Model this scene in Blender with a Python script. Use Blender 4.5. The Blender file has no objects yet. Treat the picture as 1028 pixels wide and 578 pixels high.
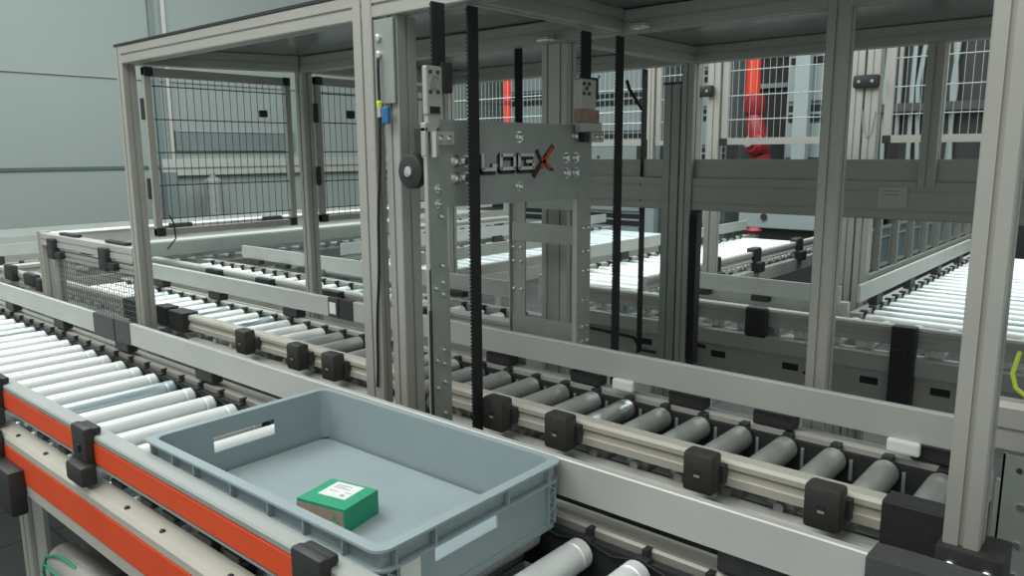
import bpy, bmesh, math, random
from mathutils import Vector, Matrix
random.seed(7)
scn = bpy.context.scene
col = scn.collection
PI = math.pi

# ------------------------------------------------------------------ materials
def mat(name, color, rough=.5, metal=0.0, noise=0.0, nscale=30., bump=0.0, alpha=1.0, spec=.5, emit=None, stretch=None, coat=0.0):
    m = bpy.data.materials.new(name); m.use_nodes = True
    nt = m.node_tree; b = nt.nodes['Principled BSDF']
    c = tuple(color) + (1,)
    b.inputs['Base Color'].default_value = c
    b.inputs['Roughness'].default_value = rough
    b.inputs['Metallic'].default_value = metal
    b.inputs['Specular IOR Level'].default_value = spec
    b.inputs['Alpha'].default_value = alpha
    b.inputs['Coat Weight'].default_value = coat
    if emit:
        b.inputs['Emission Color'].default_value = tuple(emit[:3]) + (1,)
        b.inputs['Emission Strength'].default_value = emit[3]
    if noise or bump:
        tc = nt.nodes.new('ShaderNodeTexCoord'); mp = nt.nodes.new('ShaderNodeMapping')
        n = nt.nodes.new('ShaderNodeTexNoise'); n.inputs['Scale'].default_value = nscale; n.inputs['Detail'].default_value = 3
        if stretch: mp.inputs['Scale'].default_value = stretch
        nt.links.new(tc.outputs['Object'], mp.inputs['Vector']); nt.links.new(mp.outputs['Vector'], n.inputs['Vector'])
        if noise:
            r = nt.nodes.new('ShaderNodeValToRGB')
            r.color_ramp.elements[0].position = .3; r.color_ramp.elements[1].position = .7
            r.color_ramp.elements[0].color = tuple(max(0, x * (1 - noise)) for x in color) + (1,)
            r.color_ramp.elements[1].color = tuple(min(1, x * (1 + noise)) for x in color) + (1,)
            nt.links.new(n.outputs['Fac'], r.inputs['Fac']); nt.links.new(r.outputs['Color'], b.inputs['Base Color'])
        if bump:
            bp = nt.nodes.new('ShaderNodeBump'); bp.inputs['Strength'].default_value = bump; bp.inputs['Distance'].default_value = .002
            nt.links.new(n.outputs['Fac'], bp.inputs['Height']); nt.links.new(bp.outputs['Normal'], b.inputs['Normal'])
    return m

ALU   = mat('anodised_aluminium', (.42, .42, .385), .5, .3, .04, 6)
ALUL  = mat('light_aluminium', (.50, .50, .465), .5, .3, .04, 6)
PLATE = mat('guide_plate_aluminium', (.50, .515, .485), .5, .25, .05, 5)
STEEL = mat('brushed_steel', (.33, .36, .335), .45, .35, .06, 18)
STEELL= mat('light_steel', (.46, .46, .42), .45, .4, .05, 18)
BOLT  = mat('bolt_zinc', (.75, .77, .75), .25, .9)
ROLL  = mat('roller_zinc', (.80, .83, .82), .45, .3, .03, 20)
ROLL_SHADED = mat('roller_zinc_shaded', (.40, .42, .40), .4, .35, .05, 20)  # zinc rollers under the roof, shade put into a darker colour
CLAMP = mat('clamp_grey_plastic', (.042, .042, .039), .55, 0, .12, 60)
RAILD = mat('brown_grey_rail', (.34, .33, .295), .5, .3, .06, 10)  # even brownish grey for the inner bearing rails
ALUT = mat('matt_grey_aluminium', (.36, .375, .36), .55, .2, .04, 6)
WIREG = mat('grey_mesh_wire', (.16, .18, .175), .5, .3)
ROLLB = mat('roller_pale_blue', (.50, .56, .57), .45, .3)
ROLLM2 = mat('roller_drive_grey', (.50, .53, .52), .25, .7)
ROLLM = mat('roller_motor_chrome', (.60, .70, .74), .34, .75)
BLACK = mat('black_plastic', (.026, .027, .027), .55, 0, .15, 60)
BLACK2= mat('dark_grey_plastic', (.055, .057, .056), .6, 0, .1, 60)
RUBBER= mat('black_rubber', (.012, .013, .013), .75)
GAP   = mat('recess_shade', (.02, .023, .022), .8)  # near-black stands in for shade inside holes, slots and gaps
ORANGE= mat('orange_strip', (.74, .075, .012), .65, 0, .04, 12)
CREAM = mat('cover_profile', (.56, .54, .475), .45, .2, .05, 7)
TOTE  = mat('blue_grey_tote_plastic', (.30, .365, .385), .5, 0, .03, 14, spec=.4)
CARD  = mat('brown_cardboard', (.36, .25, .19), .85, 0, .1, 40)
GREEN = mat('green_card', (.022, .33, .175), .55, 0, .04, 30)
WHITE = mat('white_label', (.78, .80, .78), .6)
INK   = mat('grey_print', (.30, .32, .33), .7)
WALL  = mat('wall_panel', (.285, .32, .305), .6, 0, .03, .6)
WALLD = mat('wall_seam', (.08, .12, .12), .7)
BLUEG = mat('blue_grey_paint', (.165, .205, .205), .5, 0, .05, 3)
CAB   = mat('pale_blue_cabinet', (.30, .35, .355), .45, 0, .04, 4)
FLOOR = None
REDP  = mat('red_paint', (.26, .015, .02), .4)
REDO  = mat('orange_red_pipe', (.70, .05, .02), .4)
WIRED = mat('dark_mesh_wire', (.03, .036, .036), .5, .3)
WIREL = mat('galvanised_mesh_wire', (.62, .66, .65), .4, .4)
BLUE  = mat('blue_sensor', (.02, .14, .32), .4)
YEL   = mat('yellow_green_plug', (.6, .72, .08), .4)
GRNC  = mat('green_cable', (.03, .38, .22), .45)
LOGOR = mat('logo_red', (.50, .06, .03), .5)
LOGOK = mat('logo_black', (.012, .014, .014), .5)
LOGOW = mat('logo_silver', (.62, .64, .62), .45)
LAMP  = mat('lamp_diffuser', (.9, .9, .9), .5, emit=(.93, 1, .98, 7))
ROOFM = mat('grey_roof_panel', (.16, .19, .18), .22, 0, .05, 4)
BIN   = mat('grey_blue_bin', (.13, .17, .18), .5)

def floor_mat():
    m = bpy.data.materials.new('dark_tile_floor'); m.use_nodes = True; nt = m.node_tree; b = nt.nodes['Principled BSDF']
    tc = nt.nodes.new('ShaderNodeTexCoord'); br = nt.nodes.new('ShaderNodeTexBrick')
    br.offset = 0; br.inputs['Scale'].default_value = 1; br.inputs['Brick Width'].default_value = .3; br.inputs['Row Height'].default_value = .3
    br.inputs['Mortar Size'].default_value = .006
    br.inputs['Color1'].default_value = (.075, .08, .078, 1); br.inputs['Color2'].default_value = (.09, .095, .092, 1); br.inputs['Mortar'].default_value = (.03, .03, .03, 1)
    nt.links.new(tc.outputs['Object'], br.inputs['Vector']); nt.links.new(br.outputs['Color'], b.inputs['Base Color'])
    b.inputs['Roughness'].default_value = .55
    return m
FLOOR = floor_mat()

# ------------------------------------------------------------------ mesh builder
class MB:
    def __init__(s): s.bm = bmesh.new()
    def box(s, x0, x1, y0, y1, z0, z1):
        xs = sorted((x0, x1)); ys = sorted((y0, y1)); zs = sorted((z0, z1))
        v = [s.bm.verts.new((x, y, z)) for z in zs for y in ys for x in xs]
        for f in ((0,2,3,1),(4,5,7,6),(0,1,5,4),(2,6,7,3),(0,4,6,2),(1,3,7,5)): s.bm.faces.new([v[i] for i in f])
        return s
    def cbox(s, x0, x1, y0, y1, z0, z1, c=.004):   # chamfered box
        xs = sorted((x0, x1)); ys = sorted((y0, y1)); zs = sorted((z0, z1))
        b = bmesh.new(); v = [b.verts.new((x, y, z)) for z in zs for y in ys for x in xs]
        for f in ((0,2,3,1),(4,5,7,6),(0,1,5,4),(2,6,7,3),(0,4,6,2),(1,3,7,5)): b.faces.new([v[i] for i in f])
        bmesh.ops.bevel(b, geom=b.edges[:], offset=c, segments=2, profile=.5, affect='EDGES')
        s.merge(b); return s
    def merge(s, b, M=None):
        mp = {}
        for v in b.verts: mp[v] = s.bm.verts.new(M @ v.co if M else v.co)
        for f in b.faces:
            try: s.bm.faces.new([mp[v] for v in f.verts])
            except ValueError: pass
        b.free()
    def prism(s, poly, axis, a, b):                # poly 2D in the other two axes
        def P(u, v, w):
            return {'x': (w, u, v), 'y': (u, w, v), 'z': (u, v, w)}[axis]
        A = [s.bm.verts.new(P(u, v, a)) for u, v in poly]; B = [s.bm.verts.new(P(u, v, b)) for u, v in poly]
        n = len(poly)
        for i in range(n): s.bm.faces.new((A[i], A[(i+1) % n], B[(i+1) % n], B[i]))
        s.bm.faces.new(A[::-1]); s.bm.faces.new(B)
        return s
    def tube(s, pts, r, n=8, closed=False):
        pts = [Vector(p) for p in pts]; rings = []
        for i, p in enumerate(pts):
            d = (pts[min(i+1, len(pts)-1)] - pts[max(i-1, 0)]).normalized()
            u = d.orthogonal().normalized() if i == 0 else (u - d * u.dot(d)).normalized()
            w = d.cross(u)
            rings.append([s.bm.verts.new(p + (u * math.cos(2*PI*k/n) + w * math.sin(2*PI*k/n)) * r) for k in range(n)])
        for a, b in zip(rings, rings[1:]):
            for k in range(n): s.bm.faces.new((a[k], a[(k+1) % n], b[(k+1) % n], b[k]))
        s.bm.faces.new(rings[0][::-1]); s.bm.faces.new(rings[-1])
        return s
    def lathe(s, prof, org, axis, n=20):           # prof: (r, t) along the axis
        ax = Vector(axis).normalized(); u = ax.orthogonal().normalized(); w = ax.cross(u); org = Vector(org); rings = []
        for r, t in prof:
            rings.append([s.bm.verts.new(org + ax*t + (u*math.cos(2*PI*k/n) + w*math.sin(2*PI*k/n))*r) for k in range(n)])
        for a, b in zip(rings, rings[1:]):
            for k in range(n): s.bm.faces.new((a[k], a[(k+1) % n], b[(k+1) % n], b[k]))
        s.bm.faces.new(rings[0][::-1]); s.bm.faces.new(rings[-1])
        return s
    def build(s, name, m, parent=None, smooth=False):
        bmesh.ops.recalc_face_normals(s.bm, faces=s.bm.faces[:])
        me = bpy.data.meshes.new(name); s.bm.to_mesh(me); s.bm.free()
        if m: me.materials.append(m)
        o = bpy.data.objects.new(name, me); col.objects.link(o)
        if smooth:
            for p in me.polygons: p.use_smooth = True
            me.set_sharp_from_angle(angle=math.radians(35))
        if parent is not None:
            o.parent = parent
            M = parent_matrix(parent)
            o.matrix_parent_inverse = M.inverted()
        return o
def parent_matrix(p):
    M = Matrix.Translation(p.location) @ p.rotation_euler.to_matrix().to_4x4()
    if p.parent: M = parent_matrix(p.parent) @ p.matrix_parent_inverse @ M
    return M
def thing(name, label, cat, loc=(0, 0, 0), group=None):
    o = bpy.data.objects.new(name, None); col.objects.link(o); o.location = loc; o.empty_display_size = .05
    o['label'] = label; o['category'] = cat
    if group: o['group'] = group
    return o
def tag(o, label, cat, group=None, kind=None):
    o['label'] = label; o['category'] = cat
    if group: o['group'] = group
    if kind: o['kind'] = kind
    return o
def struct(o): o['kind'] = 'structure'; return o
def dup(o, delta, parent=None):
    """copy of a part and its sub-parts moved by delta (world axes, parents unrotated)"""
    c = o.copy(); col.objects.link(c); c.location = Vector(o.location) + Vector(delta)
    if parent is not None: c.parent = parent
    for ch in list(o.children):
        d = ch.copy(); col.objects.link(d); d.parent = c
    return c

def slot_poly(u0, u1, v0, v1, su=1, sv=1, g=.0034, d=.0045, c=.0022):
    """profile cross section: su grooves on the v-sides, sv grooves on the u-sides, rounded corners"""
    P = []
    U = u1 - u0; V = v1 - v0
    P.append((u0+c, v0))
    for k in range(su):
        m = u0 + U*(k+.5)/su; P += [(m-g, v0), (m-g, v0+d), (m+g, v0+d), (m+g, v0)]
    P += [(u1-c, v0), (u1, v0+c)]
    for k in range(sv):
        m = v0 + V*(k+.5)/sv; P += [(u1, m-g), (u1-d, m-g), (u1-d, m+g), (u1, m+g)]
    P += [(u1, v1-c), (u1-c, v1)]
    for k in reversed(range(su)):
        m = u0 + U*(k+.5)/su; P += [(m+g, v1), (m+g, v1-d), (m-g, v1-d), (m-g, v1)]
    P += [(u0+c, v1), (u0, v1-c)]
    for k in reversed(range(sv)):
        m = v0 + V*(k+.5)/sv; P += [(u0, m+g), (u0+d, m+g), (u0+d, m-g), (u0, m-g)]
    P.append((u0, v0+c))
    return P
def post(name, x, y, z0, z1, parent, w=.045, d=.045, su=1, sv=1, m=None):
    return MB().prism(slot_poly(x, x+w, y, y+d, su, sv), 'z', z0, z1).build(name, m or ALU, parent)
def beamx(name, x0, x1, y, z, parent, d=.045, h=.055, sv=1, su=1, m=None):
    return MB().prism(slot_poly(y, y+d, z, z+h, su, sv), 'x', x0, x1).build(name, m or ALU, parent)
def beamy(name, y0, y1, x, z, parent, d=.045, h=.055, sv=1, su=1, m=None):
    return MB().prism(slot_poly(x, x+d, z, z+h, su, sv), 'y', y0, y1).build(name, m or ALU, parent)

# ------------------------------------------------------------------ setting
struct(MB().box(-9, 3, -1.5, 10, -.1, 0).build('floor', FLOOR))
w = struct(MB().box(-8.2, -8, -1.5, 10, 0, 5.2).build('wall_left', WALL))
for k, (z, h, m) in enumerate(((2.09, .004, WALL), (1.215, .03, WALLD), (.54, .03, WALLD))):
    struct(MB().box(-8, -7.985, -1.5, 10, z, z+h).build('trim_%d' % (k+1), m))
struct(MB().box(-8, -7.97, 3.74, 3.80, 0, 5.2).build('trim_4', BLUEG))
struct(MB().box(-8, -7.95, 3.86, 3.90, 0, 5.2).build('trim_5', ALUL))
struct(MB().box(-9, 3, 9.8, 10, 0, 5.2).build('wall_back', WALL))

# ------------------------------------------------------------------ conveyors
def roller_x(parent, x, y0, y1, z, r, m, motor=False, groove=True, flip=False):
    """roller whose axis runs along Y"""
    L = y1 - y0
    prof = [(r*.35, -.012), (r*.35, 0), (r*.9, 0), (r, .003), (r, L-.030), (r*.93, L-.028), (r*.93, L-.024), (r, L-.022), (r, L-.003), (r*.86, L), (r*.35, L), (r*.35, L+.014)]
    if not groove: prof = [p for p in prof if not (L-.031 < p[1] < L-.02)]
    return MB().lathe(prof, (x, y0, z), (0, 1, 0), 20).build('roller', m, parent, True)
def roller_y(parent, y, x0, x1, z, r, m):
    L = x1 - x0
    prof = [(r*.35, -.012), (r*.35, 0), (r*.9, 0), (r, .003), (r, L-.003), (r*.86, L), (r*.35, L), (r*.35, L+.014)]
    return MB().lathe(prof, (x0, y, z), (1, 0, 0), 16).build('roller', m, parent, True)

def clamp_x(parent, x, y, z0, z1, w=.062, d=.035, knob=True, m=CLAMP):
    """black rail clamp: rounded block facing the camera (-Y) with a small square socket"""
    b = MB().cbox(x-w/2, x+w/2, y, y+d, z0, z1, .008)
    b.box(x-w/2-.006, x+w/2+.005, y+d-.006, y+d+.012, z0+.016, z1-.026)
    o = b.build('rail_clamp', m, parent, True)
    MB().box(x-.007, x+.007, y-.0008, y+.004, (z0+z1)/2-.007, (z0+z1)/2+.007).build('socket', GAP, o)
    MB().box(x-.005, x+.006, y-.0014, y-.0006, (z0+z1)/2-.0065, (z0+z1)/2-.002).build('socket_lip', ALU, o)
    return o

# ---- front conveyor (axis X, y .52-1.02)
fc = thing('roller_conveyor', 'long front roller conveyor with orange side strips that carries the grey tote', 'conveyor', (-2.3, .73, 0))
X0, X1 = -5.6, .05
MB().prism([(.520,.785),(.520,.790),(.5225,.790),(.5225,.834),(.520,.834),(.520,.842),(.523,.845),(.550,.845),(.553,.842),(.553,.785)], 'x', X0, -.42).build('side_rail', ALUT, fc)
MB().box(X0, -.42, .5185, .5235, .7935, .831).build('orange_strip', ORANGE, fc)
MB().prism([(.496,.640),(.496,.664),(.4985,.664),(.4985,.728),(.496,.728),(.496,.742),(.502,.750),(.536,.752),(.540,.748),(.540,.640)], 'x', X0, -.42).build('side_beam', CREAM, fc)
MB().box(X0, -.42, .4945, .4995, .667, .7255).build('orange_strip', ORANGE, fc)
# guide plate at the back, three lengths with joints
for a, b in ((X0, -2.556), (-2.30, -.244)):
    MB().prism([(.948,.800),(.956,.800),(.956,.856),(.962,.858),(.962,.863),(.950,.864),(.948,.862)], 'x', a, b).build('guide_plate', PLATE, fc)
MB().cbox(-2.556, -2.405, .944, .962, .796, .866, .003).build('plate_joint', BLACK2, fc)
MB().cbox(-2.402, -2.300, .946, .962, .796, .866, .003).build('plate_joint', BLACK2, fc)
MB().prism([(-.244,.790),(-.244,.862),(-.20,.863),(-.05,.862),(.06,.856),(.06,.790)], 'y', .942, .990).build('plate_end_cap', BLACK2, fc)
# inner bearing rail with a light top and a dark strip painting the shade under the plate
MB().prism([(.962,.700),(.962,.752),(.966,.756),(.975,.756),(.978,.750),(.984,.750),(.987,.757),(1.000,.757),(1.004,.753),(1.004,.700)], 'x', X0, X1).build('bearing_rail', RAILD, fc)
MB().prism([(1.010,.64),(1.010,.735),(1.014,.738),(1.040,.738),(1.044,.734),(1.044,.64)], 'x', X0, X1).build('bearing_rail', RAILD, fc)
MB().box(X0, X1, .944, .960, .66, .741).build('shade_strip', GAP, fc)
for k in range(10):
    x = -4.9 + k*.50
    if x > -.3: continue
    o = MB().cbox(x-.045, x+.045, .958, .990, .762, .800, .004).build('plate_bracket', BLACK, fc)
PITCH = .1045
first = None; xs = [-.557 - PITCH*k + .0 for k in range(-3, 46)]
for k, x in enumerate(xs):
    motor = k in (17, 27, 37, 7)
    r = roller_x(fc, x, .562, .932, .725, .0245, ROLLM if motor else ROLL)
    if first is None:
        bb = MB().cbox(-.012, .012, -.006, .012, -.03, .020, .003)
        bb.box(-.005, .005, .006, .022, .016, .030)
        first = bb.build('bearing_block', BLACK, fc, True); first.location = (0, 0, 0)
        first.matrix_parent_inverse = Matrix.Identity(4); first.location = (x - fc.location.x, .945 - fc.location.y, .727)
        b0 = first
    else:
        b0 = first.copy(); col.objects.link(b0); b0.location = (x - fc.location.x, .945 - fc.location.y, .727)
# round drive belts between the rollers near the back rail
for k in range(0, 48):
    x = xs[k]
    if x > .05 or k % 1: continue
    MB().tube([(x-.012, .939, .742), (x-.052, .939, .733), (x-PITCH+.012, .939, .742)], .0022, 6).build('drive_belt', RUBBER, fc, True) if k < 26 else None
# dark undertray with light cross profiles that shows between the rollers
MB().box(X0, X1, .56, .94, .60, .61).build('under_tray', BLACK2, fc)
for k in range(12):
    x = -.02 - k*PITCH
    MB().prism(slot_poly(x-.075, x-.035, .645, .685), 'y', .575, .942).build('cross_profile', STEEL, fc)
# clamps joining rail and beam on the camera side
for x in (-1.488, -.775, -1.985):
    b = MB()
    b.cbox(x-.034, x+.030, .503, .522, .785, .862, .005); b.cbox(x-.030, x+.044, .486, .516, .757, .796, .007)
    b.cbox(x-.032, x+.028, .505, .535, .846, .860, .004)
    o = b.build('rail_clamp', BLACK, fc, True)
    MB().box(x-.004, x+.008, .4988, .503, .815, .828).build('socket', GAP, o)
b = MB(); b.cbox(-2.02, -1.785, .462, .4955, .600, .700, .006); b.cbox(-2.02, -1.90, .468, .4955, .66, .76, .006)
b.build('leg_bracket', BLACK, fc, True)
for x in (-2.06, -4.6, -.5):
    for y in (.548, .985):
        l = post('leg', x, y, .02, .64, fc, .06, .045)
        MB().lathe([(.03, 0), (.03, .012), (.012, .022)], (x+.03, y+.022, 0), (0, 0, 1), 14).build('levelling_foot', BLACK, l, True)
    MB().box(x+.062, x+.135, .56, .57, .03, .66).build('leg_plate', PLATE, fc)
# screws on the cream cover
for x in (-1.32, -1.19, -.98, -1.70, -1.86):
    MB().lathe([(.005, 0), (.005, .003), (.003, .005)], (x, .512, .7495), (0, 0, 1), 10).build('screw', BLACK, fc, True)
for x in (-1.80, -1.68, -1.60, -1.42, -1.30, -1.22, -1.10, -1.02):
    MB().cbox(x-.022, x+.022, .535, .560, .752, .764, .003).build('cable_clip', BLACK, fc)

# ---- grey conveyor inside the enclosure (axis X, y 1.25-1.62)
sc = thing('roller_conveyor', 'grey roller conveyor running under the aluminium enclosure, second one behind the tote', 'conveyor', (-1.8, 1.43, 0))
def rail_section(y, z0, z1, lip=.006):
    h = z1 - z0
    return [(y, z0), (y, z0+h*.30), (y+.005, z0+h*.32), (y+.005, z0+h*.62), (y, z0+h*.66), (y, z1-.008), (y+.004, z1-.001), (y+.010, z1),
            (y+.030, z1), (y+.034, z1-.004), (y+.034, z0)]
NR = ((-4.1, -3.04), (-2.93, -2.79), (-2.566, -1.475), (-1.338, -.308))
for a, b in NR:
    MB().prism(rail_section(1.256, .752, .803), 'x', a, b).build('side_rail', CREAM, sc)
    MB().prism(rail_section(1.250, .655, .722), 'x', a, b).build('side_beam', ALUL, sc)
MB().cbox(-.306, -.212, 1.246, 1.296, .725, .808, .003).build('rail_end_block', BLACK, sc)
MB().cbox(-2.674, -2.566, 1.236, 1.296, .742, .812, .004).build('rail_end_block', BLACK, sc)
MB().cbox(-2.80, -2.716, 1.250, 1.300, .742, .812, .004).build('rail_end_block', BLACK, sc)
MB().cbox(-3.04, -2.93, 1.236, 1.296, .735, .812, .004).build('rail_end_block', BLACK, sc)
MB().prism([(1.572,.799),(1.582,.799),(1.582,.858),(1.588,.860),(1.588,.864),(1.574,.864),(1.572,.862)], 'x', -3.9, -2.18).build('guide_plate', PLATE, sc)
MB().prism([(1.572,.799),(1.582,.799),(1.582,.858),(1.588,.860),(1.588,.864),(1.574,.864),(1.572,.862)], 'x', -2.06, -.215).build('guide_plate', PLATE, sc)
MB().cbox(-2.19, -2.135, 1.568, 1.590, .797, .866, .002).build('plate_joint', BLACK2, sc)
MB().cbox(-2.18, -2.145, 1.5665, 1.569, .81, .85, .001).build('joint_label', WHITE, sc)
MB().cbox(-2.125, -2.055, 1.568, 1.590, .797, .866, .002).build('plate_joint', BLACK, sc)
MB().prism([(1.585,.70),(1.585,.756),(1.600,.760),(1.603,.754),(1.612,.754),(1.615,.760),(1.630,.758),(1.630,.70)], 'x', -3.9, -.21).build('bearing_rail', ALUL, sc)
MB().box(-3.9, -.21, 1.630, 1.640, .40, .74).build('rear_cover', STEEL, sc)
for x in (-3.5, -3.0, -2.45, -1.82, -1.42, -1.12, -.83, -.62, -.30):
    MB().cbox(x-.045, x+.045, 1.584, 1.625, .760, .790, .003).build('plate_bracket', BLACK, sc)
xs2 = [-.283 + -.0993*k for k in range(0, 17)] + [-2.02 - .1045*k for k in range(0, 18)]
f2 = None
for k, x in enumerate(xs2):
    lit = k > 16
    mm = ROLL if lit else ROLL_SHADED
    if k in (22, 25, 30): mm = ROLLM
    if k in (12, 13, 14, 15, 16, 17, 18): mm = ROLL_SHADED
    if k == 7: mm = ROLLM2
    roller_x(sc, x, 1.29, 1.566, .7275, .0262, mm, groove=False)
    if f2 is None:
        bb = MB().lathe([(.016, .004), (.0275, .004), (.0275, .009), (.018, .012), (.018, .022)], (0, 0, -.0005), (0, 1, 0), 16)
        bb.cbox(-.011, .011, .008, .036, .016, .030, .003)
        f2 = bb.build('bearing_block', BLACK, sc, True); f2.matrix_parent_inverse = Matrix.Identity(4); o = f2
    else:
        o = f2.copy(); col.objects.link(o)
    o.location = (x - sc.location.x, 1.562 - sc.location.y, .728)
MB().box(-3.9, -.21, 1.29, 1.60, .56, .57).build('under_tray', BLACK2, sc)
for k in range(18):
    x = -.30 - .0985*k + .049
    MB().cbox(x-.003, x+.004, 1.566, 1.571, .690, .735, .001).build('spring_clip', STEEL, sc)
for x in (-.385, -.604, -.925, -1.10, -1.70, -1.865, -2.145):
    clamp_x(sc, x, 1.205, .744, .820, .060, .040)
MB().box(-3.9, -.21, 1.571, 1.5845, .64, .745).build('shade_strip', GAP, sc)  # dark strip paints the shade on the rail face below the plate
# pale pads on the bearing rail
for x in (-.99, -.354):
    MB().cbox(x-.030, x+.030, 1.560, 1.574, .772, .800, .005).build('reflector', WHITE, sc)
# metal disc and plates seen under the near rail
for x in (-1.30, -1.02, -.80, -.72, -.53, -.46):
    MB().cbox(x-.03, x+.03, 1.21, 1.25, .655, .712, .004).build('drive_bracket', STEEL, sc)
for x in (-3.6, -1.9, -.3):
    for y in (1.262, 1.59):
        l = post('leg', x, y, .02, .66, sc, .04, .04)
        MB().lathe([(.03, 0), (.03, .012), (.012, .022)], (x+.02, y+.02, 0), (0, 0, 1), 14).build('levelling_foot', BLACK, l, True)

# ---- third conveyor line (axis X, y 2.6-2.93)
tc_ = thing('roller_conveyor', 'cross-feeding roller conveyor with slotted grey side covers behind the enclosure posts', 'conveyor', (-.9, 2.77, 0))
MB().prism(rail_section(2.62, .738, .802), 'x', -1.95, .25).build('side_rail', ALUL, tc_)
MB().prism([(2.600,.650),(2.600,.703),(2.604,.708),(2.650,.708),(2.650,.650)], 'x', -1.95, .25).build('side_beam', ALUL, tc_)
MB().box(-1.95, .25, 2.612, 2.640,   .44, .648).build('side_cover', ALU, tc_)
for x in (-1.24, -.97, -.71, -.50, -1.55):
    MB().box(x-.028, x+.028, 2.6105, 2.616, .598, .622).build('cover_slot', GAP, tc_)
MB().prism([(2.872,.80),(2.884,.80),(2.884,.864),(2.872,.864)], 'x', -1.56, -.90).build('guide_plate', PLATE, tc_)
MB().prism([(2.90,.72),(2.90,.803),(2.93,.803),(2.93,.72)], 'x', -1.60, -.88).build('side_rail', ALUL, tc_)
for x in (-1.45, -1.20, -.97): MB().cbox(x-.035, x+.035, 2.865, 2.90, .775, .798, .003).build('plate_bracket', BLACK, tc_)
xs3 = [.2 - .1045*k for k in range(21)]
for k, x in enumerate(xs3):
    roller_x(tc_, x, 2.645, 2.862 if -1.58 < x < -.87 else 2.9, .7255, .030, ROLL if k % 6 else ROLLM, groove=False)
MB().cbox(-.648, -.575, 2.585, 2.622, .50, .808, .006).build('rail_clamp', BLACK, tc_)
MB().cbox(-.640, -.60, 2.580, 2.59, .70, .735, .003).build('rail_clamp', BLACK, tc_)
MB().cbox(-1.135, -1.055, 2.585, 2.622, .700, .810, .012).build('rail_clamp', BLACK, tc_)
MB().cbox(-1.385, -1.335, 2.585, 2.622, .50, .800, .006).build('rail_clamp', BLACK, tc_)
for pts in ([(-1.95, 2.605, .635), (-1.6, 2.604, .62), (-1.57, 2.604, .575), (-1.50, 2.604, .575)], [(-.92, 2.604, .60), (-.87, 2.603, .60), (-.84, 2.604, .635)], [(-1.42, 2.604, .58), (-1.36, 2.600, .64), (-1.29, 2.602, .63)]):
    MB().tube(pts, .006, 6).build('cable', RUBBER, tc_, True)
for x in (-1.9, -1.1, .1):
    for y in (2.64, 2.89): post('leg', x, y, 0, .65, tc_, .04, .04)

# ---- conveyors running away from the camera (axis Y)
def conveyor_y(name, label, x0, x1, y0, y1, left_guide=None, right_guide=None, clamps=(), legs=(), end=0, pitch=.1045, rollm=ROLL, rail=True, group=None, low=True, motors=5):
    t = thing(name, label, 'conveyor', ((x0+x1)/2, (y0+y1)/2, 0), group)
    def rs(x, s, z0=.745, z1=.803):
        return [(x, z0), (x, z1-.006), (x+s*.006, z1), (x+s*.030, z1), (x+s*.034, z1-.006), (x+s*.034, z1-.022), (x+s*.026, z1-.026), (x+s*.026, z0+.014), (x+s*.034, z0+.01), (x+s*.034, z0)]
    if right_guide is None:
        MB().prism(rs(x1+.004, 1), 'y', y0, y1).build('side_rail', ALUL, t)
    else:
        MB().prism([(x1+.004, .70), (x1+.004, .757), (x1+.045, .757), (x1+.045, .70)], 'y', y0, y1).build('side_rail', ALU, t)
        a, b = right_guide
        MB().box(x1+.006, x1+.016, a, b, .80, .864).build('guide_plate', PLATE, t)
    if left_guide is None:
        MB().prism(rs(x0-.004, -1), 'y', y0, y1).build('side_rail', ALUL, t)
    else:
        MB().prism([(x0-.045, .70), (x0-.045, .757), (x0-.004, .757), (x0-.004, .70)], 'y', y0, y1).build('side_rail', ALU, t)
        a, b = left_guide
        MB().box(x0-.020, x0-.008, a, b, .80, .864).build('guide_plate', PLATE, t)
        n = max(2, int((b-a)/.45))
        for k in range(n):
            y = a + (b-a)*(k+.5)/n
            MB().cbox(x0-.035, x0-.004, y-.04, y+.04, .757, .800, .003).build('plate_bracket', BLACK, t)
    if low:
        MB().box(x1+.010, x1+.05, y0, y1, .63, .70).build('side_beam', ALUL, t)
        MB().box(x0-.05, x0-.010, y0, y1, .63, .70).build('side_beam', ALUL, t)
    n = int((y1-y0-.06)/pitch)
    bf = None
    for k in range(n):
        y = y0 + .05 + k*pitch
        roller_y(t, y, x0, x1, .7255, .0245, ROLLM if (k % motors == 2) else rollm)
        if left_guide is not None:
            if bf is None:
                bf = MB().cbox(-.02, .004, -.012, .012, .0, .034, .003).build('bearing_block', BLACK, t); bf.matrix_parent_inverse = Matrix.Identity(4); o = bf
            else: o = bf.copy(); col.objects.link(o)
            o.location = (x0 - t.location.x, y - t.location.y, .73)
    for y in clamps:
        MB().cbox(x1-.004, x1+.050, y-.045, y+.045, .735, .825, .008).build('rail_clamp', BLACK, t)
        MB().cbox(x1+.03, x1+.08, y-.05, y+.03, .69, .75, .008).build('rail_clamp', BLACK, t)
    if end:
        MB().cbox(x1, x1+.05, y0-.03, y0+.05, .735, .815, .006).build('rail_end_block', BLACK, t)
    for y in legs:
        for x in (x0-.05, x1+.01): post('leg', x, y, 0, .70 if low else .745, t, .04, .04)
    return t
conveyor_y('roller_conveyor', 'bright roller conveyor at right leading away from camera beside the row of bins', -.845, .22, 2.96, 5.3, left_guide=(2.95, 4.9), legs=(3.1, 5.1))
conveyor_y('roller_conveyor', 'wide bright roller conveyor leading away behind the middle post, black clamps on its rail', -2.33, -1.79, 2.96, 5.35, left_guide=(3.0, 5.3), clamps=(3.62, 4.12, 4.75), legs=(3.05, 5.2), end=0)
conveyor_y('roller_conveyor', 'pale conveyor leading away, seen in the gap under the lift plate', -3.47, -2.85, 2.45, 5.3, left_guide=(2.6, 5.2), right_guide=(2.5, 3.6), legs=(2.6, 5.0), rollm=ROLLB)
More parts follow.
